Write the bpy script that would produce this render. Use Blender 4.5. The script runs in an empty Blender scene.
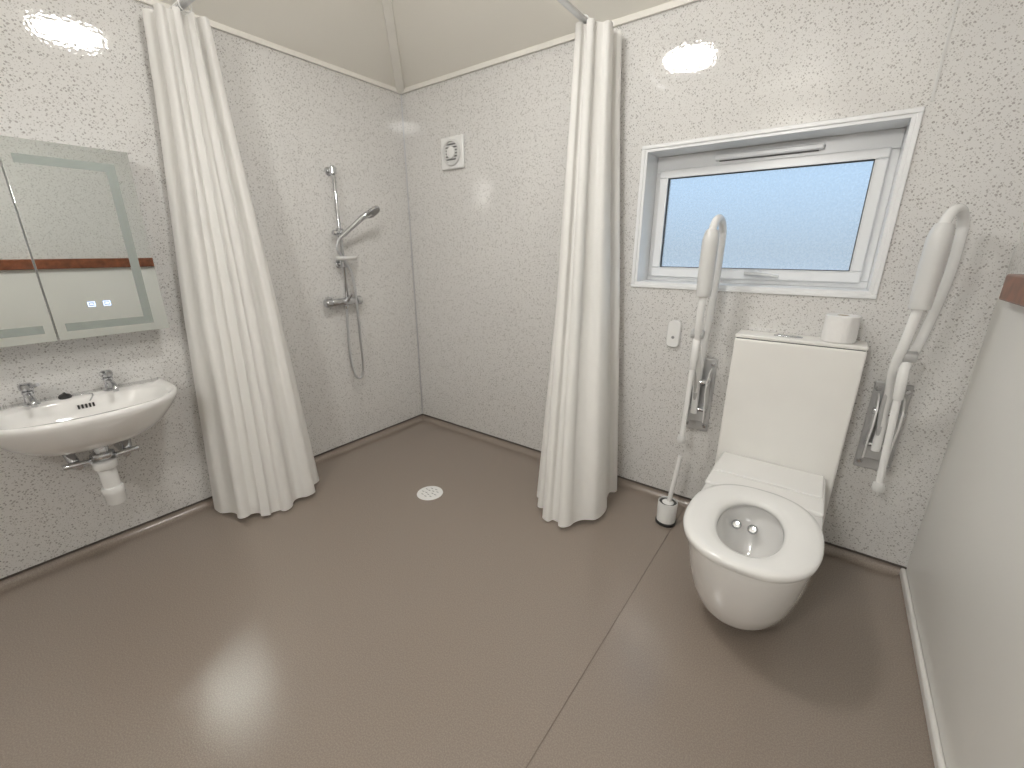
import bpy, bmesh, math, random
from mathutils import Vector, Matrix
random.seed(3)
sc=bpy.context.scene
try:
    sc.view_settings.view_transform='Standard'; sc.view_settings.look='None'
    sc.view_settings.exposure=0.0
except Exception: pass

# ------------------------------------------------------------ materials
def newmat(name):
    m=bpy.data.materials.new(name); m.use_nodes=True
    return m, m.node_tree, m.node_tree.nodes['Principled BSDF']
def link(nt,a,b): nt.links.new(a,b)
def pmat(name,col,rough=.4,metal=0.,coat=0.,bump=0.,bscale=40.,var=.04,vscale=8.,emis=None,es=0.,trans=0.,coatr=.05,spec=.5):
    m,nt,b=newmat(name)
    tc=nt.nodes.new('ShaderNodeTexCoord')
    n=nt.nodes.new('ShaderNodeTexNoise'); n.inputs['Scale'].default_value=vscale; n.inputs['Detail'].default_value=1
    link(nt,tc.outputs['Object'],n.inputs['Vector'])
    r=nt.nodes.new('ShaderNodeValToRGB')
    r.color_ramp.elements[0].position=.3; r.color_ramp.elements[1].position=.7
    r.color_ramp.elements[0].color=(*[c*(1-var) for c in col],1); r.color_ramp.elements[1].color=(*[min(1,c*(1+var)) for c in col],1)
    link(nt,n.outputs['Fac'],r.inputs['Fac']); link(nt,r.outputs['Color'],b.inputs['Base Color'])
    b.inputs['Roughness'].default_value=rough; b.inputs['Metallic'].default_value=metal
    b.inputs['Coat Weight'].default_value=coat; b.inputs['Coat Roughness'].default_value=coatr
    b.inputs['Specular IOR Level'].default_value=spec
    b.inputs['Transmission Weight'].default_value=trans
    if bump>0:
        n2=nt.nodes.new('ShaderNodeTexNoise'); n2.inputs['Scale'].default_value=bscale; n2.inputs['Detail'].default_value=1
        link(nt,tc.outputs['Object'],n2.inputs['Vector'])
        bp=nt.nodes.new('ShaderNodeBump'); bp.inputs['Strength'].default_value=bump; bp.inputs['Distance'].default_value=.01
        link(nt,n2.outputs['Fac'],bp.inputs['Height']); link(nt,bp.outputs['Normal'],b.inputs['Normal'])
    if emis: b.inputs['Emission Color'].default_value=(*emis,1); b.inputs['Emission Strength'].default_value=es
    return m

def wallpanel():
    m,nt,b=newmat('speckled_wet_wall_panel')
    tc=nt.nodes.new('ShaderNodeTexCoord')
    def ramp(src,p0,p1,c0,c1):
        r=nt.nodes.new('ShaderNodeValToRGB'); r.color_ramp.elements[0].position=p0; r.color_ramp.elements[1].position=p1
        r.color_ramp.elements[0].color=(*c0,1); r.color_ramp.elements[1].color=(*c1,1)
        link(nt,src,r.inputs['Fac']); return r
    def mul(a,bb,f=1.):
        x=nt.nodes.new('ShaderNodeMix'); x.data_type='RGBA'; x.blend_type='MULTIPLY'; x.inputs[0].default_value=f
        link(nt,a,x.inputs[6]); link(nt,bb,x.inputs[7]); return x.outputs[2]
    def fleck(scale,keep,size,dark,off):
        mp=nt.nodes.new('ShaderNodeMapping'); mp.inputs['Location'].default_value=(off,off*.7,off*.3)
        mp.inputs['Rotation'].default_value=(.5,.35,.8)
        link(nt,tc.outputs['Object'],mp.inputs['Vector'])
        v=nt.nodes.new('ShaderNodeTexVoronoi'); v.inputs['Scale'].default_value=scale
        link(nt,mp.outputs['Vector'],v.inputs['Vector'])
        g=nt.nodes.new('ShaderNodeSeparateColor'); link(nt,v.outputs['Color'],g.inputs[0])
        mr=nt.nodes.new('ShaderNodeMapRange'); mr.inputs['From Min'].default_value=keep; mr.inputs['From Max'].default_value=1
        mr.inputs['To Min'].default_value=0; mr.inputs['To Max'].default_value=size; link(nt,g.outputs[0],mr.inputs['Value'])
        s=nt.nodes.new('ShaderNodeMath'); s.operation='SUBTRACT'; link(nt,v.outputs['Distance'],s.inputs[0]); link(nt,mr.outputs[0],s.inputs[1])
        return ramp(s.outputs[0],0.0,.06,(dark,dark*.98,dark*.96),(1,1,1))
    a=fleck(128,.45,.50,.60,3.1); c2=fleck(210,.40,.48,.74,7.7)
    rgb=nt.nodes.new('ShaderNodeRGB'); rgb.outputs[0].default_value=(.735,.725,.71,1)
    c=mul(mul(a.outputs['Color'],c2.outputs['Color']),rgb.outputs[0])
    link(nt,c,b.inputs['Base Color'])
    b.inputs['Roughness'].default_value=.55; b.inputs['Specular IOR Level'].default_value=.2
    b.inputs['Coat Weight'].default_value=1; b.inputs['Coat Roughness'].default_value=.04; b.inputs['Coat IOR'].default_value=1.68
    n=nt.nodes.new('ShaderNodeTexNoise'); n.inputs['Scale'].default_value=85; n.inputs['Detail'].default_value=0
    link(nt,tc.outputs['Object'],n.inputs['Vector'])
    bp=nt.nodes.new('ShaderNodeBump'); bp.inputs['Strength'].default_value=.020; bp.inputs['Distance'].default_value=.01
    link(nt,n.outputs['Fac'],bp.inputs['Height'])
    link(nt,bp.outputs['Normal'],b.inputs['Coat Normal'])
    return m
def floormat():
    m,nt,b=newmat('taupe_safety_vinyl')
    tc=nt.nodes.new('ShaderNodeTexCoord')
    n=nt.nodes.new('ShaderNodeTexNoise'); n.inputs['Scale'].default_value=230; n.inputs['Detail'].default_value=1
    link(nt,tc.outputs['Object'],n.inputs['Vector'])
    r=nt.nodes.new('ShaderNodeValToRGB'); r.color_ramp.elements[0].position=.4; r.color_ramp.elements[1].position=.64
    r.color_ramp.elements[0].color=(.268,.220,.184,1); r.color_ramp.elements[1].color=(.315,.263,.222,1); link(nt,n.outputs['Fac'],r.inputs['Fac'])
    link(nt,r.outputs['Color'],b.inputs['Base Color'])
    b.inputs['Roughness'].default_value=.20; b.inputs['Specular IOR Level'].default_value=.75
    bp=nt.nodes.new('ShaderNodeBump'); bp.inputs['Strength'].default_value=.10; bp.inputs['Distance'].default_value=.003
    link(nt,n.outputs['Fac'],bp.inputs['Height']); link(nt,bp.outputs['Normal'],b.inputs['Normal'])
    return m
def curtainmat():
    m,nt,b=newmat('white_curtain_fabric')
    b.inputs['Base Color'].default_value=(.95,.94,.915,1); b.inputs['Roughness'].default_value=.8
    tc=nt.nodes.new('ShaderNodeTexCoord'); w=nt.nodes.new('ShaderNodeTexNoise'); w.inputs['Scale'].default_value=11; w.inputs['Detail'].default_value=1
    link(nt,tc.outputs['Object'],w.inputs['Vector'])
    bp=nt.nodes.new('ShaderNodeBump'); bp.inputs['Strength'].default_value=.3; bp.inputs['Distance'].default_value=.03
    link(nt,w.outputs['Fac'],bp.inputs['Height']); link(nt,bp.outputs['Normal'],b.inputs['Normal'])
    t=nt.nodes.new('ShaderNodeBsdfTranslucent'); t.inputs['Color'].default_value=(.95,.935,.91,1)
    mx=nt.nodes.new('ShaderNodeMixShader'); mx.inputs[0].default_value=.22
    link(nt,b.outputs[0],mx.inputs[1]); link(nt,t.outputs[0],mx.inputs[2]); link(nt,mx.outputs[0],nt.nodes['Material Output'].inputs['Surface'])
    return m
def frostglass():
    m,nt,b=newmat('obscure_glass')
    tc=nt.nodes.new('ShaderNodeTexCoord')
    n=nt.nodes.new('ShaderNodeTexNoise'); n.inputs['Scale'].default_value=110; n.inputs['Detail'].default_value=2
    link(nt,tc.outputs['Object'],n.inputs['Vector'])
    r=nt.nodes.new('ShaderNodeValToRGB'); r.color_ramp.elements[0].position=.35; r.color_ramp.elements[1].position=.6
    r.color_ramp.elements[0].color=(.86,.88,.90,1); r.color_ramp.elements[1].color=(.94,.94,.94,1)
    link(nt,n.outputs['Fac'],r.inputs['Fac'])
    t=nt.nodes.new('ShaderNodeBsdfTranslucent'); link(nt,r.outputs['Color'],t.inputs['Color'])
    g=nt.nodes.new('ShaderNodeBsdfRefraction'); g.inputs['Roughness'].default_value=.22; g.inputs['IOR'].default_value=1.05
    link(nt,r.outputs['Color'],g.inputs['Color'])
    mx=nt.nodes.new('ShaderNodeMixShader'); mx.inputs[0].default_value=.75
    link(nt,t.outputs[0],mx.inputs[1]); link(nt,g.outputs[0],mx.inputs[2])
    link(nt,mx.outputs[0],nt.nodes['Material Output'].inputs['Surface'])
    return m

M_wall=wallpanel(); M_floor=floormat(); M_curt=curtainmat(); M_glass=frostglass()
M_cream=pmat('cream_painted_board',(.87,.845,.78),.55,var=.01,vscale=2)
M_creamtrim=pmat('cream_trim',(.88,.855,.80),.4,var=.02)
M_white=pmat('white_plastic',(.86,.86,.85),.25,var=.01)
M_pvc=pmat('white_upvc',(.87,.88,.89),.28,var=.01)
M_cer=pmat('white_ceramic',(.89,.88,.865),.08,coat=1.,var=.01)
M_seat=pmat('seat_plastic',(.87,.865,.85),.18,var=.01)
M_pan=pmat('white_glass_panel',(.87,.86,.83),.3,var=.01)
M_rwall=pmat('white_wall_sheet',(.87,.86,.83),.3,var=.01,vscale=2)
M_chrome=pmat('chrome',(.62,.63,.65),.14,1.,var=.02)
M_alu=pmat('aluminium',(.62,.63,.65),.3,1.,var=.03)
M_mirror=pmat('mirror_glass',(.74,.77,.75),.01,1.,var=.0)
M_frost=pmat('frosted_band',(.36,.40,.38),.45,.3,var=.02)
M_dark=pmat('dark_rubber',(.03,.03,.03),.5)
M_grey=pmat('grey_plastic',(.30,.30,.30),.4)
M_lgrey=pmat('light_grey_plastic',(.70,.70,.69),.3,var=.01)
M_bracket=pmat('pale_grey_powder_coat',(.55,.55,.55),.3,.3,var=.01)
M_seal=pmat('dark_sealant',(.09,.075,.065),.5)
M_weld=pmat('vinyl_weld',(.15,.115,.09),.5)
M_wood=pmat('mahogany_wood',(.22,.07,.03),.35,var=.3,vscale=25,coat=.3)
M_paper=pmat('tissue_paper',(.90,.89,.875),.9,bump=.3,bscale=80,var=.01)
M_core=pmat('cardboard',(.45,.35,.25),.9)
M_led=pmat('blue_led',(.5,.6,1),.4,emis=(.55,.7,1.),es=1.6)
M_lamp=pmat('opal_lamp_diffuser',(1,1,1),.5,emis=(1.,.98,.94),es=62.)
M_fill=pmat('added_fill_diffuser',(1,1,1),.5,emis=(1.,.98,.94),es=68.)  # glowing face of the added fill light
M_gap=pmat('shadow_gap',(.12,.12,.12),.6)
M_ground=pmat('outdoor_ground',(.10,.12,.08),.9,var=.3)

# ------------------------------------------------------------ helpers
def empty(name,loc=(0,0,0)):
    e=bpy.data.objects.new(name,None); e.location=(0,0,0); e.empty_display_size=.1
    sc.collection.objects.link(e); return e
def mesh(name,verts,faces,mat,parent=None,smooth=False,bevel=0,subs=0,bseg=2):
    me=bpy.data.meshes.new(name); me.from_pydata([tuple(v) for v in verts],[],faces); me.update()
    bm=bmesh.new(); bm.from_mesh(me); bmesh.ops.recalc_face_normals(bm,faces=bm.faces); bm.to_mesh(me); bm.free()
    for q in me.polygons: q.use_smooth=smooth
    if mat: me.materials.append(mat)
    o=bpy.data.objects.new(name,me); sc.collection.objects.link(o)
    if parent: o.parent=parent
    if bevel:
        b=o.modifiers.new('b','BEVEL'); b.width=bevel; b.segments=bseg; b.limit_method='ANGLE'; b.angle_limit=math.radians(35)
        for q in me.polygons: q.use_smooth=True
        if hasattr(me,'set_sharp_from_angle'): me.set_sharp_from_angle(angle=math.radians(35))
    if subs:
        s=o.modifiers.new('s','SUBSURF'); s.levels=subs; s.render_levels=subs
    return o
def boxdata(lo,hi):
    x0,y0,z0=lo;x1,y1,z1=hi
    return [(x0,y0,z0),(x1,y0,z0),(x1,y1,z0),(x0,y1,z0),(x0,y0,z1),(x1,y0,z1),(x1,y1,z1),(x0,y1,z1)],[(0,1,2,3),(4,7,6,5),(0,4,5,1),(1,5,6,2),(2,6,7,3),(3,7,4,0)]
def box(name,lo,hi,mat,parent=None,bevel=0,bseg=2):
    v,f=boxdata(lo,hi); return mesh(name,v,f,mat,parent,bevel=bevel,bseg=bseg)
def boxes(name,lst,mat,parent=None,bevel=0):
    V=[];Fc=[]
    for lo,hi in lst:
        v,f=boxdata(lo,hi); o=len(V); V+=v; Fc+=[tuple(i+o for i in q) for q in f]
    return mesh(name,V,Fc,mat,parent,bevel=bevel)
def loft(name,rings,mat,parent=None,smooth=True,cap0=True,cap1=True,subs=0,sharp=None):
    n=len(rings[0]);V=[v for r in rings for v in r];Fc=[]
    for i in range(len(rings)-1):
        for j in range(n):
            a=i*n+j;b=i*n+(j+1)%n; Fc.append((a,b,b+n,a+n))
    if cap0: Fc.append(tuple(range(n)))
    if cap1: Fc.append(tuple(range((len(rings)-1)*n,len(rings)*n)))
    o=mesh(name,V,Fc,mat,parent,smooth=smooth,subs=subs)
    if sharp and hasattr(o.data,'set_sharp_from_angle'): o.data.set_sharp_from_angle(angle=math.radians(sharp))
    return o
def frame(d):
    d=Vector(d).normalized(); a=Vector((0,0,1)) if abs(d.z)<.9 else Vector((1,0,0))
    u=d.cross(a).normalized(); return u,d.cross(u).normalized(),d
def revolve(name,origin,axis,prof,mat,parent=None,n=28,sharp=40):
    u,w,d=frame(axis);O=Vector(origin);R=[]
    for r,h in prof:
        R.append([O+d*h+(u*math.cos(2*math.pi*k/n)+w*math.sin(2*math.pi*k/n))*max(r,1e-4) for k in range(n)])
    return loft(name,R,mat,parent,sharp=sharp)
def cyl(name,a,b,r,mat,parent=None,n=24,r2=None):
    a=Vector(a);b=Vector(b);L=(b-a).length;r2=r if r2 is None else r2;e=min(.003,r*.25,L*.2)
    return revolve(name,a,b-a,[(r-e,0),(r,e),(r2,L-e),(r2-e,L)],mat,parent,n,sharp=50)
def smoothpts(P,k=8):
    P=[Vector(p) for p in P];out=[]
    for i in range(len(P)-1):
        p0=P[max(i-1,0)];p1=P[i];p2=P[i+1];p3=P[min(i+2,len(P)-1)]
        for s in range(k):
            t=s/k
            out.append(.5*((2*p1)+(p2-p0)*t+(2*p0-5*p1+4*p2-p3)*t*t+(-p0+3*p1-3*p2+p3)*t**3))
    out.append(P[-1]);return out
def sweep(name,P,r,mat,parent=None,n=14,sm=True,k=8):
    pts=smoothpts(P,k) if sm else [Vector(p) for p in P]
    R=[];u=None
    for i,p in enumerate(pts):
        t=(pts[min(i+1,len(pts)-1)]-pts[max(i-1,0)]).normalized()
        if u is None: u=frame(t)[0]
        else: u=(u-t*u.dot(t)).normalized()
        w=t.cross(u); rr=r(i/(len(pts)-1)) if callable(r) else r
        R.append([p+(u*math.cos(2*math.pi*j/n)+w*math.sin(2*math.pi*j/n))*rr for j in range(n)])
    return loft(name,R,mat,parent,sharp=60)
def Dring(hw,back,front,straight,nf=32,ns=6,nb=8,cr=.0,exp=2.0):
    pts=[]
    for i in range(nf+1):
        t=math.pi*i/nf; c=math.cos(t);s=math.sin(t)
        pts.append((hw*math.copysign(abs(c)**(2/exp),c),straight+(front-straight)*abs(s)**(2/exp)))
    for i in range(1,ns+1): pts.append((-hw,straight+(back+cr-straight)*i/ns))
    for i in range(1,nb): 
        f=i/nb; pts.append((-hw+cr*.0+2*hw*f,back))
    for i in range(0,ns): pts.append((hw,(back+cr)+(straight-back-cr)*i/ns))
    return pts

# ------------------------------------------------------------ room shell
W=3.167; D=-3.5; HT=2.46
T=.25
wx0,wx1,wz0,wz1=1.80,2.81,1.225,1.878
boxes('wall_back',[((-T,0,-.1),(wx0,T,3.1)),((wx1,0,-.1),(W+T,T,3.1)),((wx0,0,-.1),(wx1,T,wz0)),((wx0,0,wz1),(wx1,T,3.1))],M_wall)
box('wall_left',(-T,D,-.1),(0,0,3.1),M_wall)
wr_=boxes('wall_right',[((W,D,-.1),(W+T,0,1.28)),((W,D,1.28),(W+T,0,3.1))],M_rwall)
wr_.data.materials.append(M_wall)
for q in wr_.data.polygons:
    if q.center.z>1.28: q.material_index=1
box('wall_front',(-T,D-T,-.1),(W+T,D,3.1),M_rwall)
box('floor',(-T,D-T,-.12),(W+T,T,0),M_floor)
s=.62; t=.58; zc=HT+s*t
out=[(0,0,HT),(W,0,HT),(W,D,HT),(0,D,HT)]; inn=[(t,-t,zc),(W-t,-t,zc),(W-t,D+t,zc),(t,D+t,zc)]
ceil=mesh('ceiling',out+inn,[(0,1,5,4),(1,2,6,5),(2,3,7,6),(3,0,4,7),(4,5,6,7)],M_cream)
def hip(name,a,b):
    a=Vector(a);b=Vector(b);d=(b-a).normalized();side=Vector((d.y,-d.x,0)).normalized()*.034;dn=Vector((0,0,-.022))
    V=[];
    for p in (a,b): V+=[p-side+Vector((0,0,.015)),p+side+Vector((0,0,.015)),p+side*.7+dn,p-side*.7+dn]
    return mesh(name,V,[(0,1,2,3),(4,7,6,5),(0,4,5,1),(1,5,6,2),(2,6,7,3),(3,7,4,0)],M_creamtrim)
hip('trim_1',(0.015,-.015,HT+.0),inn[0]); hip('trim_2',(W-.015,-.015,HT),inn[1])
box('trim_3',(0,-.014,HT-.022),(W,0,HT+.006),M_creamtrim,bevel=.003)
box('trim_4',(0,D,HT-.022),(.014,-.014,HT+.006),M_creamtrim,bevel=.003)
box('trim_5',(0,-.006,.045),(.006,0,HT-.022),M_alu)
box('trim_6',(2.838,-.004,1.91),(2.846,0,HT-.022),M_lgrey)
def cove(name,path,inx):
    prof=[(0,.034),(.002,.024),(.008,.014),(.018,.006),(.032,.0015),(.045,.0005)]
    V=[];
    for (p,n) in path:
        for o,z in prof: V.append((p[0]+n[0]*o,p[1]+n[1]*o,z))
    k=len(prof);Fc=[]
    for i in range(len(path)-1):
        for j in range(k-1): Fc.append((i*k+j,i*k+j+1,(i+1)*k+j+1,(i+1)*k+j))
    return mesh(name,V,Fc,M_floor,smooth=True)
cove('baseboard_left',[((0,D),(1,0)),((0,0),(1,-1)),],0)
cove('baseboard_back',[((0,0),(1,-1)),((W,0),(-1,-1))],0)
box('trim_7',(0,D,.034),(.006,0,.042),M_seal); box('trim_8',(0,-.006,.034),(W,0,.042),M_seal)
box('baseboard_right',(W-.018,D,0.0),(W,-.0,.035),M_rwall,bevel=.006)
box('trim_9',(2.217,D,.0),(2.2205,-.04,.0006),M_weld)
box('trim_10',(W-.035,D,1.24),(W,-.17,1.325),M_wood,bevel=.006)

# ------------------------------------------------------------ window
win=empty('window_1')
tk=.012
fr=[((wx0-.018,-.010,wz1),(wx1+.018,.0,wz1+.018)),((wx0-.018,-.010,wz0-.018),(wx1+.018,.0,wz0)),((wx0-.018,-.010,wz0),(wx0,.0,wz1)),((wx1,-.010,wz0),(wx1+.018,.0,wz1))]
boxes('architrave',fr,M_pvc,win,bevel=.003)
boxes('reveal_lining',[((wx0,-.004,wz1-tk),(wx1,.2,wz1)),((wx0,-.004,wz0),(wx1,.2,wz0+tk)),((wx0,-.004,wz0+tk),(wx0+tk,.2,wz1-tk)),((wx1-tk,-.004,wz0+tk),(wx1,.2,wz1-tk))],M_pvc,win)
def ringboxes(x0,x1,z0,z1,w,y0,y1):
    wl,wr,wb,wt=w
    return [((x0,y0,z1-wt),(x1,y1,z1)),((x0,y0,z0),(x1,y1,z0+wb)),((x0,y0,z0+wb),(x0+wl,y1,z1-wt)),((x1-wr,y0,z0+wb),(x1,y1,z1-wt))]
X0,X1,Z0,Z1=wx0+tk,wx1-tk,wz0+tk,wz1-tk
boxes('outer_frame',ringboxes(X0,X1,Z0,Z1,(.035,.04,.03,.075),.155,.215),M_pvc,win,bevel=.004)
SX0,SX1,SZ0,SZ1=X0+.025,X1-.03,Z0+.022,Z1-.068
boxes('sash_frame',ringboxes(SX0,SX1,SZ0,SZ1,(.045,.045,.05,.04),.135,.195),M_pvc,win,bevel=.006)
GX0,GX1,GZ0,GZ1=SX0+.045,SX1-.045,SZ0+.05,SZ1-.04
boxes('glazing_gasket',ringboxes(GX0-.002,GX1+.002,GZ0-.002,GZ1+.002,(.006,.006,.006,.006),.150,.160),M_gap,win)
boxes('glazing_bead',ringboxes(GX0-.004,GX1+.004,GZ0-.004,GZ1+.004,(.004,.004,.004,.004),.132,.15),M_pvc,win)
mesh('glass_pane',[(GX0,.165,GZ0),(GX1,.165,GZ0),(GX1,.165,GZ1),(GX0,.165,GZ1)],[(0,1,2,3)],M_glass,win)
box('trickle_vent',(2.10,.128,Z1-.050),(2.54,.156,Z1-.026),M_pvc,win,bevel=.006)
box('vent_slot',(2.12,.140,Z1-.053),(2.52,.156,Z1-.050),M_gap,win)
cyl('handle_base',(2.36,.137,SZ0+.03),(2.36,.118,SZ0+.03),.016,M_pvc,win)
sweep('handle_lever',[(2.36,.112,SZ0+.03),(2.40,.108,SZ0+.027),(2.46,.108,SZ0+.018)],lambda q:.010-.003*q,M_lgrey,win)
sweep('handle_boss',[(2.31,.118,SZ0+.03),(2.36,.112,SZ0+.03)],.009,M_lgrey,win)
box('lawn',(-10,1.0,-.6),(14,22,-.5),M_ground)

# ------------------------------------------------------------ lamps
lamp=empty('ceiling_light')
revolve('lamp_body',(1.55,-1.37,zc),(0,0,-1),[(.12,0),(.175,.01),(.178,.08),(.172,.085)],M_white,lamp,n=40)
revolve('lamp_diffuser',(1.55,-1.37,zc-.083),(0,0,-1),[(.168,0),(.170,.022),(.155,.038),(.0,.046)],M_lamp,lamp,n=24)
wl=empty('added_fill_light')  # fill light added behind the camera to even the shading, no known fitting
revolve('lamp_body',(2.1,D,2.28),(0,1,0),[(.17,0),(.19,.01),(.19,.07),(.185,.08)],M_white,wl,n=40)
revolve('lamp_diffuser',(2.1,D+.078,2.28),(0,1,0),[(.182,0),(.178,.014),(.12,.024),(.0,.028)],M_fill,wl,n=24)

# ------------------------------------------------------------ curtain rails
rl=empty('shower_curtain_rail'); RZ=2.415
sweep('rail_tube',[(0.0,-1.35,RZ),(.5,-1.35,RZ),(1.0,-1.35,RZ),(1.36,-1.35,RZ),(1.48,-1.30,RZ),(1.53,-1.18,RZ),(1.53,-.8,RZ),(1.53,-.4,RZ),(1.53,0,RZ)],.013,M_alu,rl)
cyl('wall_flange_1',(0,-1.35,RZ),(.015,-1.35,RZ),.03,M_alu,rl); cyl('wall_flange_2',(1.53,0,RZ),(1.53,-.015,RZ),.03,M_alu,rl)
cyl('ceiling_hanger',(1.50,-1.27,RZ),(1.50,-1.27,zc),.008,M_alu,rl)

# ------------------------------------------------------------ curtains
def curtain(keys,zt,zb,railaxis,N,seed=1):
    rnd=random.Random(seed); e=empty('shower_curtain')
    nu=260;nz=48;V=[];Fc=[]
    p=[rnd.uniform(0,6.28) for _ in range(6)]
    kf=[rnd.uniform(.40,1.2) for _ in range(int(2*N)+4)]
    def ctrl(h):
        for i in range(len(keys)-1):
            a,b=keys[i],keys[i+1]
            if h<=b[0]+1e-9:
                t=(h-a[0])/(b[0]-a[0])
                return [Vector(x).lerp(Vector(y),t) for x,y in zip(a[1],b[1])],a[2]+(b[2]-a[2])*t
        return [Vector(x) for x in keys[-1][1]],keys[-1][2]
    def cr(P,q):
        m=len(P)-1; f=max(0,min(m-1e-6,q*m)); i=int(f); t=f-i
        p0=P[max(i-1,0)];p1=P[i];p2=P[i+1];p3=P[min(i+2,m)]
        return .5*((2*p1)+(p2-p0)*t+(2*p0-5*p1+4*p2-p3)*t*t+(-p0+3*p1-3*p2+p3)*t**3)
    def sm(x): return x*x*(3-2*x)
    for iz in range(nz+1):
        h=iz/nz; P,amp=ctrl(h)
        for iu in range(nu+1):
            q=iu/nu
            c=cr(P,q); tg=(cr(P,min(1,q+.02))-cr(P,max(0,q-.02))).normalized(); n=Vector((tg.y,-tg.x))
            qq=q+.045*math.sin(2*math.pi*1.4*q+p[0])+.016*math.sin(2.5*h+6*q+p[1])
            ph=2*math.pi*N*qq+p[2]
            f=max(0,(ph-p[2])/math.pi); i=int(f); k=kf[min(i,len(kf)-1)]+(kf[min(i+1,len(kf)-1)]-kf[min(i,len(kf)-1)])*sm(f-i)
            k=k*(1-.35*h)+.35*h*(.7+.6*math.sin(.5*ph+p[3]))
            sgn=math.sin(ph)
            off=amp*k*(sgn+.12*math.sin(2.6*ph+p[4]+2*h))
            pt=c+n*off-tg*amp*.25*math.sin(2*ph)
            z=zt-(zt-zb)*h
            if h>.85: z+=.010*(h-.85)/.15*math.sin(.35*ph+p[5])
            V.append((max(pt.x,.006) if railaxis=='x' else pt.x, pt.y if railaxis=='x' else min(pt.y,-.008),z))
    for iz in range(nz):
        for iu in range(nu):
            a=iz*(nu+1)+iu;Fc.append((a,a+1,a+nu+2,a+nu+1))
    mesh('curtain_fabric',V,Fc,M_curt,e,smooth=True)
    VV=[];FF=[]
    for j in range(7):
        q=(j+.5)/7
        c=Vector((.05+.17*q,-1.35,RZ-.008)) if railaxis=='x' else Vector((1.53,-.05-.17*q,RZ-.008))
        ax=Vector((1,0,0)) if railaxis=='x' else Vector((0,1,0));u,w,_=frame(ax);o0=len(VV);n1,n2=18,8
        for a in range(n1):
            ca=2*math.pi*a/n1;dirv=u*math.cos(ca)+w*math.sin(ca)
            for b in range(n2):
                cb=2*math.pi*b/n2;VV.append(c+dirv*(.024+.0022*math.cos(cb))+ax*.0022*math.sin(cb))
        for a in range(n1):
            for b in range(n2):
                FF.append((o0+a*n2+b,o0+((a+1)%n1)*n2+b,o0+((a+1)%n1)*n2+(b+1)%n2,o0+a*n2+(b+1)%n2))
    mesh('curtain_rings',VV,FF,M_white,e,smooth=True)
curtain([(0,[(.05,-1.43),(.13,-1.44),(.19,-1.37),(.17,-1.27),(.06,-1.25)],.028),
         (.15,[(.045,-1.45),(.14,-1.46),(.20,-1.38),(.19,-1.26),(.06,-1.24)],.032),
         (.55,[(.035,-1.53),(.17,-1.55),(.28,-1.42),(.26,-1.22),(.06,-1.19)],.034),
         (1,[(.03,-1.62),(.26,-1.62),(.41,-1.48),(.38,-1.20),(.08,-1.12)],.028)],RZ-.022,.02,'x',6.5,4)
curtain([(0,[(1.50,-.05),(1.48,-.15),(1.54,-.23),(1.63,-.18),(1.63,-.05)],.026),
         (.15,[(1.50,-.06),(1.48,-.17),(1.55,-.26),(1.65,-.20),(1.65,-.06)],.030),
         (.55,[(1.52,-.09),(1.50,-.28),(1.60,-.38),(1.73,-.28),(1.73,-.08)],.036),
         (1,[(1.48,-.20),(1.52,-.48),(1.70,-.62),(1.87,-.50),(1.82,-.12)],.032)],RZ-.022,.02,'y',6.5,9)

# ------------------------------------------------------------ mirror cabinet
cab=empty('mirror_cabinet')
cy0,cy1,cz0,cz1=-2.43,-1.655,1.04,1.80
box('cabinet_body',(0,cy0+.004,cz0+.004),(.108,cy1-.004,cz1-.004),M_alu,cab,bevel=.002)
mid=-2.035
for nm,a,b in (('door_left',cy0,mid-.002),('door_right',mid+.002,cy1)):
    box(nm,(.112,a,cz0),(.130,b,cz1),M_mirror,cab,bevel=.0015)
    fx=.1306
    bw=.032;ins=.055
    L=[((.1300,a+(ins if nm=='door_left' else .03),cz1-ins-bw),(fx,b-(ins if nm=='door_right' else .03),cz1-ins)),
       ((.1300,a+(ins if nm=='door_left' else .03),cz0+.035),(fx,b-(ins if nm=='door_right' else .03),cz0+.035+bw))]
    if nm=='door_right': L.append(((.1300,b-ins-bw,cz0+.035+bw),(fx,b-ins,cz1-ins-bw)))
    else: L.append(((.1300,a+ins,cz0+.035+bw),(fx,a+ins+bw,cz1-ins-bw)))
    boxes('frosted_band_'+nm[5:],L,M_frost,cab)
for j,yy in enumerate((-1.905,-1.855)):
    boxes('touch_icon_%d'%(j+1),[((.1302,yy-.012,1.168),(.131,yy+.012,1.171)),((.1302,yy-.012,1.186),(.131,yy+.012,1.189)),((.1302,yy-.012,1.171),(.131,yy-.009,1.186)),((.1302,yy+.009,1.171),(.131,yy+.012,1.186)),((.1302,yy-.006,1.176),(.131,yy+.006,1.181))],M_led,cab)

# ------------------------------------------------------------ wash basin
bs=empty('wash_basin'); bc=-2.03
def bring(hw,back,front,straight,z,exp=2.3):
    return [Vector((v,bc+u,z)) for u,v in Dring(hw,back,front,straight,exp=exp)]
rimz=.785
outer=[bring(.10,.003,.24,.12,.592),bring(.15,.003,.30,.14,.598),bring(.215,.003,.36,.15,.625),bring(.270,.003,.415,.16,.675),bring(.305,.003,.445,.17,.728),bring(.318,.003,.457,.17,.752),bring(.324,.003,.462,.17,.768),bring(.322,.003,.460,.17,rimz-.004),bring(.314,.006,.452,.17,rimz)]
last=outer[-1]
def bowl(ax,ay,z,cx=.275,e=2.4):
    r=[]
    for pnt in last:
        a=math.atan2((pnt.y-bc)/.32,(pnt.x-.22)/.24)
        c,s_=math.cos(a),math.sin(a)
        r.append(Vector((cx+ax*math.copysign(abs(c)**(2/e),c),bc+ay*math.copysign(abs(s_)**(2/e),s_),z)))
    return r
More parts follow.
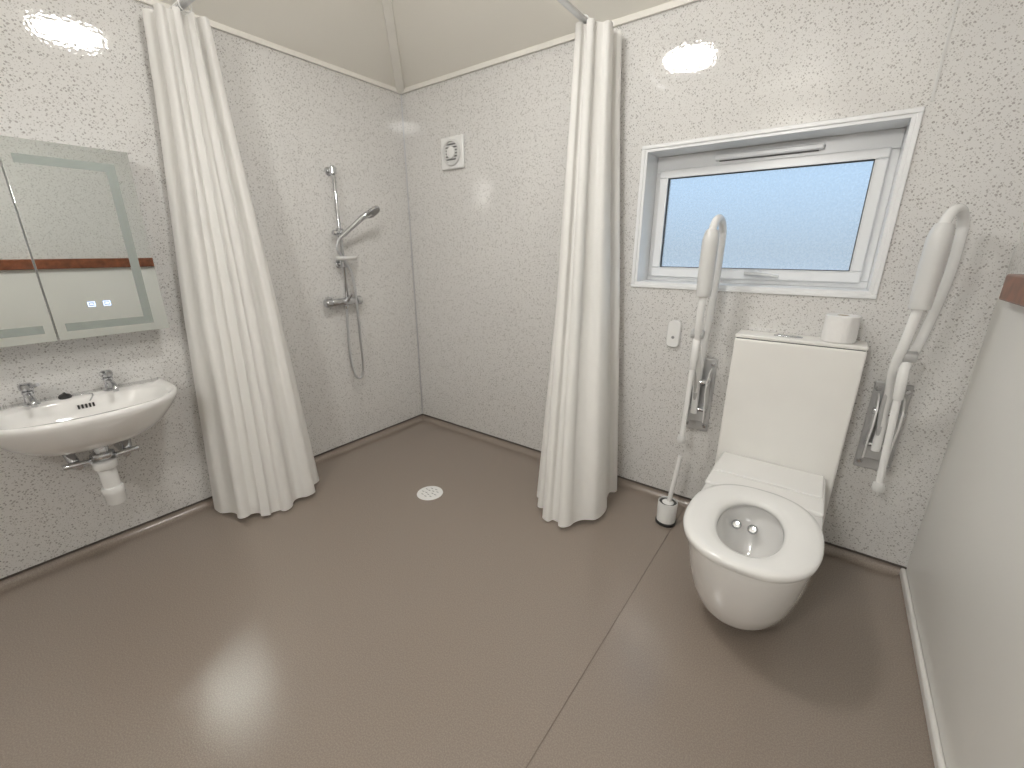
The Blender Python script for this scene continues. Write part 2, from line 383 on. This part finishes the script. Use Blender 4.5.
inner=[bowl(.160,.275,rimz),bowl(.155,.269,rimz-.008),bowl(.145,.25,rimz-.04),bowl(.125,.205,rimz-.085),bowl(.085,.14,rimz-.115),bowl(.03,.03,rimz-.125),bowl(.02,.02,rimz-.13)]
loft('basin_bowl',outer+inner,M_cer,bs)
revolve('waste_ring',(.275,bc,rimz-.127),(0,0,1),[(.022,0),(.030,.003),(.028,.006),(.018,.004),(.001,.003)],M_chrome,bs)
boxes('overflow_slots',[((.128,bc+.01+k*.012,rimz-.045),(.136,bc+.016+k*.012,rimz-.028)) for k in range(-2,3)],M_dark,bs)
def tap(name,y,ang):
    e=bs;x=.075
    revolve(name+'_base',(x,y,rimz),(0,0,1),[(.026,0),(.026,.006),(.018,.012),(.016,.045),(.019,.05),(.019,.058),(.012,.062)],M_chrome,e)
    sweep(name+'_spout',[(x,y,rimz+.035),(x+.03,y,rimz+.044),(x+.07,y,rimz+.040),(x+.098,y,rimz+.028),(x+.103,y,rimz+.012)],lambda q:.013-.003*q,M_chrome,e)
    revolve(name+'_head',(x,y,rimz+.060),(0,0,1),[(.012,0),(.021,.004),(.022,.012),(.022,.026),(.016,.032),(.001,.033)],M_chrome,e,n=10)
    d=Vector((math.cos(ang),math.sin(ang),0))
    sweep(name+'_lever',[Vector((x,y,rimz+.078)),Vector((x,y,rimz+.082))+d*.03,Vector((x,y,rimz+.088))+d*.055],.007,M_chrome,e)
tap('hot_tap',-2.165,.6); tap('cold_tap',-1.915,-.5)
sweep('plug_chain',[(.05,-2.06,rimz+.004),(.08,-2.02,rimz+.006),(.09,-1.99,rimz+.005),(.12,-1.985,rimz+.004),(.125,-2.0,rimz-.02)],.0025,M_chrome,bs)
revolve('basin_plug',(.07,-2.065,rimz),(.2,0,1),[(.020,0),(.022,.006),(.018,.014),(.006,.018),(.004,.026)],M_dark,bs)
tx=.25
cyl('waste_tail',(tx,bc,.60),(tx,bc,.53),.026,M_chrome,bs)
cyl('waste_back_nut',(tx,bc,.565),(tx,bc,.540),.042,M_chrome,bs,n=6)
cyl('trap_nut_upper',(tx,bc,.525),(tx,bc,.49),.042,M_white,bs,n=12)
cyl('trap_body',(tx,bc,.50),(tx,bc,.35),.031,M_white,bs)
revolve('trap_cup',(tx,bc,.40),(0,0,-1),[(.036,0),(.039,.008),(.039,.03),(.036,.036),(.036,.075),(.030,.085),(.012,.087)],M_white,bs,n=18)
sweep('trap_outlet',[(tx,bc,.46),(.18,bc,.46),(.06,bc,.455),(0.002,bc,.455)],.020,M_white,bs)
cyl('trap_collar',(tx-.035,bc,.46),(tx-.06,bc,.46),.028,M_white,bs,n=12)
for k,sg in enumerate((-1,1)):
    yy=bc+sg*.085
    sweep('supply_pipe_%d'%(k+1),[(.15,bc+sg*.12,.62),(.20,yy,.575),(.23,yy,.535),(.15,yy,.505),(.05,yy,.50),(.002,yy,.50)],.010,M_chrome,bs)
    cyl('isolation_valve_%d'%(k+1),(.235,yy,.540),(.19,yy+sg*.01,.583),.019,M_chrome,bs,n=6)
    cyl('valve_elbow_%d'%(k+1),(.25,yy-sg*.01,.530),(.17,yy,.510),.018,M_chrome,bs,n=12)
    cyl('fixing_bolt_%d'%(k+1),(.25,yy-sg*.05,.535),(.25,yy+sg*.04,.540),.012,M_chrome,bs)

# ------------------------------------------------------------ shower set
sh=empty('shower_riser_set'); sy=-.635
cyl('riser_rail',(.055,sy,1.09),(.055,sy,1.90),.0105,M_chrome,sh)
for nm,z in (('upper_bracket',1.87),('lower_bracket',1.31)):
    cyl(nm,(0.002,sy,z),(.058,sy,z),.013,M_chrome,sh); cyl(nm+'_rose',(0.002,sy,z),(.010,sy,z),.026,M_chrome,sh)
    revolve(nm+'_clamp',(.055,sy,z-.022),(0,0,1),[(.012,0),(.021,.004),(.021,.04),(.012,.044)],M_chrome,sh)
revolve('slider',(.055,sy,1.475),(0,0,1),[(.014,0),(.022,.005),(.022,.055),(.014,.06)],M_chrome,sh)
cyl('slider_knob',(.055,sy-.015,1.505),(.055,sy-.05,1.505),.016,M_chrome,sh)
cyl('handset_holder',(.06,sy,1.505),(.105,sy+.01,1.50),.018,M_chrome,sh)
hp=[(.085,sy-.03,1.47),(.105,sy+.01,1.505),(.13,sy+.07,1.56),(.155,sy+.125,1.61),(.17,sy+.16,1.63)]
sweep('handset_handle',hp,lambda q:.012+.008*q,M_chrome,sh)
hd=Vector((.55,.25,-.80)).normalized();hc=Vector((.172,sy+.178,1.636))
revolve('handset_head',hc-hd*.018,hd,[(.001,0),(.03,.002),(.050,.010),(.055,.020),(.053,.027)],M_chrome,sh)
revolve('handset_face',hc+hd*.008,hd,[(.048,0),(.048,.003),(.001,.004)],M_grey,sh)
R_=[]
for (a,b,z) in ((.030,.055,1.335),(.042,.068,1.340),(.048,.074,1.362),(.045,.071,1.362),(.039,.064,1.343),(.01,.02,1.341)):
    R_.append([Vector((.085+a*math.cos(2*math.pi*k/28),sy+.01+b*math.sin(2*math.pi*k/28),z)) for k in range(28)])
loft('soap_tray',R_,M_lgrey,sh)
mix_z=1.07
cyl('mixer_bar',(.055,-.755,mix_z),(.055,-.575,mix_z),.024,M_chrome,sh)
for nm,a,b in (('temperature_knob',-.755,-.80),('flow_knob',-.575,-.53)):
    revolve(nm,(.055,a,mix_z),(0,b-a,0),[(.018,0),(.030,.004),(.030,.036),(.022,.045)],M_chrome,sh,n=14)
for k,yy in enumerate((-.74,-.59)):
    cyl('mixer_inlet_%d'%(k+1),(0.002,yy,mix_z),(.055,yy,mix_z),.014,M_chrome,sh); revolve('inlet_rose_%d'%(k+1),(0.002,yy,mix_z),(1,0,0),[(.034,0),(.032,.006),(.015,.014)],M_chrome,sh)
revolve('mixer_spout',(.055,-.65,mix_z-.015),(0,0,-1),[(.014,0),(.014,.02),(.010,.035)],M_chrome,sh)
sweep('mixer_lever',[(.075,-.65,mix_z+.005),(.10,-.645,mix_z+.03),(.115,-.64,mix_z+.05)],.008,M_chrome,sh)
hose=[(.085,sy-.03,1.47),(.08,sy-.045,1.40),(.105,sy+.02,1.25),(.11,sy+.03,1.0),(.10,sy+.035,.80),(.09,sy+.042,.63),(.085,sy+.02,.535),(.075,sy-.022,.56),(.065,sy-.035,.70),(.058,sy-.025,.88),(.055,-.65,1.03)]
sweep('shower_hose',hose,lambda q:.0085+.0006*math.sin(q*900),M_alu,sh,n=10,k=20)

# ------------------------------------------------------------ extractor vent
fan=empty('extractor_fan'); fc=Vector((.485,0,2.015))
box('fan_cover',(fc.x-.10,-.022,fc.z-.098),(fc.x+.10,-.001,fc.z+.098),M_white,fan,bevel=.008,bseg=3)
revolve('fan_ring',(fc.x,-.021,fc.z),(0,-1,0),[(.082,0),(.078,.012),(.066,.014),(.062,.004),(.001,.003)],M_lgrey,fan,n=40)
boxes('fan_slots',[((fc.x-.05,-.0262,fc.z-.045+k*.018),(fc.x+.05,-.024,fc.z-.037+k*.018)) for k in range(6)],M_gap,fan)
revolve('fan_hub',(fc.x,-.024,fc.z),(0,-1,0),[(.036,0),(.034,.010),(.022,.016),(.001,.017)],M_white,fan,n=30)

# ------------------------------------------------------------ drain
dr=empty('floor_drain')
revolve('drain_grate',(.94,-.80,0),(0,0,1),[(.078,0),(.076,.003),(.068,.0045),(.001,.005)],M_white,dr,n=48)
boxes('drain_slots',[((.94+math.cos(a)*r-.008,-.80+math.sin(a)*r-.0025,.0048),(.94+math.cos(a)*r+.008,-.80+math.sin(a)*r+.0025,.0056)) for r,nn in ((.022,5),(.045,9)) for a in [2*math.pi*k/nn for k in range(nn)]],M_grey,dr)

# ------------------------------------------------------------ toilet (wall hung pan)
to=empty('toilet'); tcx=2.59
def tr(hw,back,front,straight,z,exp=2.1): return [Vector((tcx+u,-v,z)) for u,v in Dring(hw,back,front,straight,exp=exp)]
bk=.143
body=[tr(.09,bk,.73,.50,.040),tr(.125,bk,.785,.50,.043),tr(.152,bk,.825,.52,.055),tr(.172,bk,.860,.54,.080),tr(.189,bk,.893,.56,.120),tr(.201,bk,.922,.59,.18),tr(.209,bk,.948,.61,.25),tr(.213,bk,.967,.64,.32),tr(.215,bk,.978,.66,.375),tr(.215,bk,.982,.66,.412),tr(.210,bk,.976,.66,.42)]
tl=body[-1]
def op(a,b,z,yc=-.735,e=2.1):
    r=[]
    for pnt in tl:
        an=math.atan2((pnt.y+.70)/.28,(pnt.x-tcx)/.21);c,s_=math.cos(an),math.sin(an)
        r.append(Vector((tcx+a*math.copysign(abs(c)**(2/e),c),yc+b*math.copysign(abs(s_)**(2/e),s_),z)))
    return r
inn_=[op(.135,.205,.42),op(.130,.20,.405),op(.124,.192,.36),op(.108,.168,.30,-.73),op(.08,.12,.24,-.72),op(.052,.068,.205,-.70),op(.045,.055,.17,-.69),op(.03,.04,.15,-.69)]
loft('pan',body+inn_,M_cer,to)
wr=[Vector((tcx+.060*math.cos(a),-.705+.078*math.sin(a),.216)) for a in [2*math.pi*k/32 for k in range(32)]]
mesh('water_surface',wr,[tuple(range(32))],M_lgrey,to)
def se(a,b,z,e,yc): 
    return [Vector((tcx+a*math.copysign(abs(math.cos(t_))**(2/e),math.cos(t_)),yc+b*math.copysign(abs(math.sin(t_))**(2/e),math.sin(t_)),z)) for t_ in [2*math.pi*k/64 for k in range(64)]]
prof=[(.208,.268,.422,2.4,-.735),(.216,.276,.428,2.4,-.735),(.219,.279,.446,2.4,-.735),(.214,.274,.455,2.4,-.735),(.195,.255,.459,2.4,-.735),(.145,.215,.456,2.2,-.74),(.116,.192,.450,2.1,-.745),(.106,.182,.440,2.1,-.745),(.104,.180,.425,2.1,-.745),(.12,.195,.422,2.1,-.745)]
rs=[se(*q) for q in prof]; rs.append(rs[0])
loft('seat_ring',rs,M_seat,to,cap0=False,cap1=False)
box('seat_hinge_deck',(tcx-.214,-.485,.416),(tcx+.214,-.147,.436),M_seat,to,bevel=.007,bseg=3)
box('lid_step',(tcx-.205,-.36,.434),(tcx+.205,-.147,.444),M_seat,to,bevel=.004,bseg=3)
for k,xx in enumerate((-.022,.036)):
    revolve('spray_nozzle_%d'%(k+1),(tcx-.035+xx,-.600,.345),(0,-.8,.6),[(.018,-.02),(.018,0),(.013,.004),(.012,-.002),(.001,-.003)],M_chrome,to)
box('cistern_panel',(2.352,-.142,.002),(2.834,-.004,1.012),M_pan,to,bevel=.008,bseg=3)
box('cistern_gap',(2.358,-.136,1.008),(2.828,-.008,1.018),M_gap,to)
box('cistern_lid',(2.352,-.142,1.015),(2.834,-.004,1.032),M_pan,to,bevel=.005,bseg=3)
R_=[]
for a,b,z in ((.055,.018,1.032),(.055,.018,1.036),(.050,.014,1.038),(.001,.001,1.038)):
    R_.append([Vector((2.555+a*math.cos(2*math.pi*k/28),-.085+b*math.sin(2*math.pi*k/28),z)) for k in range(28)])
loft('flush_button',R_,M_chrome,to)
rp=empty('toilet_roll')
RC=(2.732,-.078,1.0325)
revolve('paper',RC,(0,0,1),[(.022,0),(.057,.0),(.060,.003),(.060,.107),(.057,.11),(.022,.11),(.021,.05),(.021,.0)],M_paper,rp,n=40)
revolve('cardboard_core',RC,(0,0,1),[(.0208,0),(.0208,.109),(.019,.109),(.019,0.001)],M_core,rp,n=30)
mesh('loose_sheet',[Vector((RC[0]+.061*math.cos(a)+ox,RC[1]+.061*math.sin(a)+oy,z)) for (a,ox,oy) in ((-.2,0,0),(-.5,.002,-.001),(-.9,.006,-.004),(-1.3,.012,-.010)) for z in (1.036,1.138)],[(0,1,3,2),(2,3,5,4),(4,5,7,6)],M_paper,rp,smooth=True)
rm=empty('flush_control_plate')
def rr(hw,hh,y,r=.03):
    L=[]
    for cx_,cz_,a0 in ((hw-r,hh-r,0),(-hw+r,hh-r,90),(-hw+r,-hh+r,180),(hw-r,-hh+r,270)):
        for k in range(7):
            a=math.radians(a0+15*k);L.append(Vector((2.04+cx_+r*math.cos(a),y,.975+cz_+r*math.sin(a))))
    return L
loft('plate_body',[rr(.034,.072,-.001,.026),rr(.034,.072,-.014,.026),rr(.030,.068,-.019,.024)],M_white,rm,sharp=40)
cyl('plate_button',(2.04,-.016,.958),(2.04,-.0205,.958),.008,M_grey,rm)

# ------------------------------------------------------------ toilet brush
br=empty('toilet_brush'); bx,by=2.175,-.245
revolve('holder_base',(bx,by,0),(0,0,1),[(.050,0),(.052,.003),(.052,.014),(.050,.016)],M_dark,br,n=36)
revolve('holder_cup',(bx,by,.016),(0,0,1),[(.046,0),(.048,.002),(.050,.11),(.048,.114),(.045,.114),(.043,.02),(.001,.015)],M_white,br,n=36)
revolve('holder_inside',(bx,by,.02),(0,0,1),[(.0435,.0),(.0445,.102),(.001,.102)],M_dark,br,n=36)
sweep('brush_handle',[(bx,by,.05),(bx+.004,by,.12),(bx+.012,by+.01,.22),(bx+.02,by+.02,.32),(bx+.024,by+.025,.39)],lambda q:.009+.003*math.sin(q*3),M_white,br)
revolve('brush_cap',(bx,by,.118),(.02,0,1),[(.026,0),(.030,.006),(.024,.012),(.008,.016)],M_white,br)

# ------------------------------------------------------------ grab rails
def grab(cx,ox,dx,legx):
    g=empty('fold_up_grab_rail')
    box('wall_plate',(cx-.062,-.013,.47),(cx+.062,-.001,.87),M_bracket,g,bevel=.005)
    for k,(px,pz) in enumerate(((-.046,.50),(.046,.50),(-.046,.84),(.046,.84))):
        revolve('plate_bolt_%d'%(k+1),(cx+px,-.012,pz),(0,-1,0),[(.012,0),(.012,.005),(.007,.010)],M_chrome,g,n=12)
    def cheek(x0,x1):
        P=[(-.010,.52),(-.010,.82),(-.050,.81),(-.092,.765),(-.095,.70),(-.060,.60),(-.050,.53)]
        V=[(x0,y,z) for y,z in P]+[(x1,y,z) for y,z in P];n=len(P)
        return V,[tuple(range(n)),tuple(range(n,2*n))]+[(i,(i+1)%n,(i+1)%n+n,i+n) for i in range(n)]
    for nm,x0,x1 in (('hinge_cheek_1',cx-.044,cx-.037),('hinge_cheek_2',cx+.037,cx+.044)):
        V,Fc=cheek(x0,x1); mesh(nm,V,Fc,M_white,g,bevel=.002)
    box('hinge_block',(cx-.037,-.040,.53),(cx+.037,-.012,.61),M_bracket,g,bevel=.003)
    cyl('pivot_pin',(cx-.052,-.066,.755),(cx+.052,-.066,.755),.014,M_chrome,g)
    cyl('lower_pivot',(cx-.050,-.046,.60),(cx+.050,-.046,.60),.011,M_chrome,g)
    d=Vector((dx,-.165,0)); B=Vector((cx-.008,-.062,0)); z=Vector((0,0,1)); O=Vector((ox,0,0))
    pts=[B+z*.58,B+z*.74,B+O*.2+z*.9,B+O*.7+z*1.1,B+O+z*1.30,B+O+z*1.45]
    for a in (30,60,90,120,150): 
        t_=math.radians(a);pts.append(B+O+d*(.5-.5*math.cos(t_))+z*(1.45+.085*math.sin(t_)))
    pts+=[B+O+d+z*1.45,B+O+d+z*1.25,B+O*.8+d*.97+z*1.08,B+O*.4+d*.70+z*.96,B+O*.2+d*.35+z*.86,B+d*.12+z*.76,B+d*.05+z*.70]
    sweep('arm_loop',pts,.0165,M_white,g,k=5)
    sweep('arm_pad',[B+O+d+z*1.20,B+O+d+z*1.21,B+O+d+z*1.32,B+O+d+z*1.43,B+O+d*.93+z*1.48],lambda q:.022+.012*math.sin(min(1,q*1.6+.15)*math.pi/2) if q<.8 else .033-.03*(q-.8),M_lgrey,g)
    J=B+O*.8+d*.80+z*1.02+Vector((legx*.4,0,0))
    cyl('leg_knuckle',J-Vector((.028,0,0)),J+Vector((.028,0,0)),.022,M_bracket,g)
    foot=Vector((cx+legx,-.20,.485))
    sweep('support_leg',[J,J.lerp(foot,.33),J.lerp(foot,.66),foot],.0125,M_white,g)
    d2=(foot-J).normalized()
    cyl('leg_sleeve',J+d2*.02,J+d2*.17,.017,M_white,g)
    revolve('leg_foot',foot-d2*.015,d2,[(.014,0),(.019,.006),(.021,.03),(.018,.04)],M_lgrey,g)
    sweep('brace_strut',[J+z*.0,B+d*.25+z*.80,B+z*.62],.009,M_bracket,g)
    return g
grab(2.21,.02,-.012,-.02)
grab(2.955,.065,-.075,.015)

# ------------------------------------------------------------ world
w=bpy.data.worlds.new('World'); sc.world=w; w.use_nodes=True; nt=w.node_tree
bg=nt.nodes['Background']; tc=nt.nodes.new('ShaderNodeTexCoord'); sp=nt.nodes.new('ShaderNodeSeparateXYZ'); r=nt.nodes.new('ShaderNodeValToRGB')
nt.links.new(tc.outputs['Generated'],sp.inputs[0]); nt.links.new(sp.outputs['Z'],r.inputs['Fac'])
r.color_ramp.elements[0].position=0; r.color_ramp.elements[0].color=(.46,.55,.64,1)
r.color_ramp.elements[1].position=.22; r.color_ramp.elements[1].color=(.58,.84,1.15,1)
nt.links.new(r.outputs['Color'],bg.inputs['Color']); bg.inputs['Strength'].default_value=1.22

# ------------------------------------------------------------ camera
p=math.radians(17.5); yaw=math.radians(36.4); C=Vector((2.674,-2.317,1.4)); f=425
Fv=Vector((-math.sin(yaw)*math.cos(p),math.cos(yaw)*math.cos(p),-math.sin(p)))
Rv=Vector((math.cos(yaw),math.sin(yaw),0)); Uv=Rv.cross(Fv)
cam=bpy.data.cameras.new("Camera"); co=bpy.data.objects.new("Camera",cam); sc.collection.objects.link(co)
co.matrix_world=Matrix.Translation(C)@Matrix((Rv,Uv,-Fv)).transposed().to_4x4()
cam.sensor_width=36; cam.lens=f/1024*36; cam.clip_start=.02; sc.camera=co
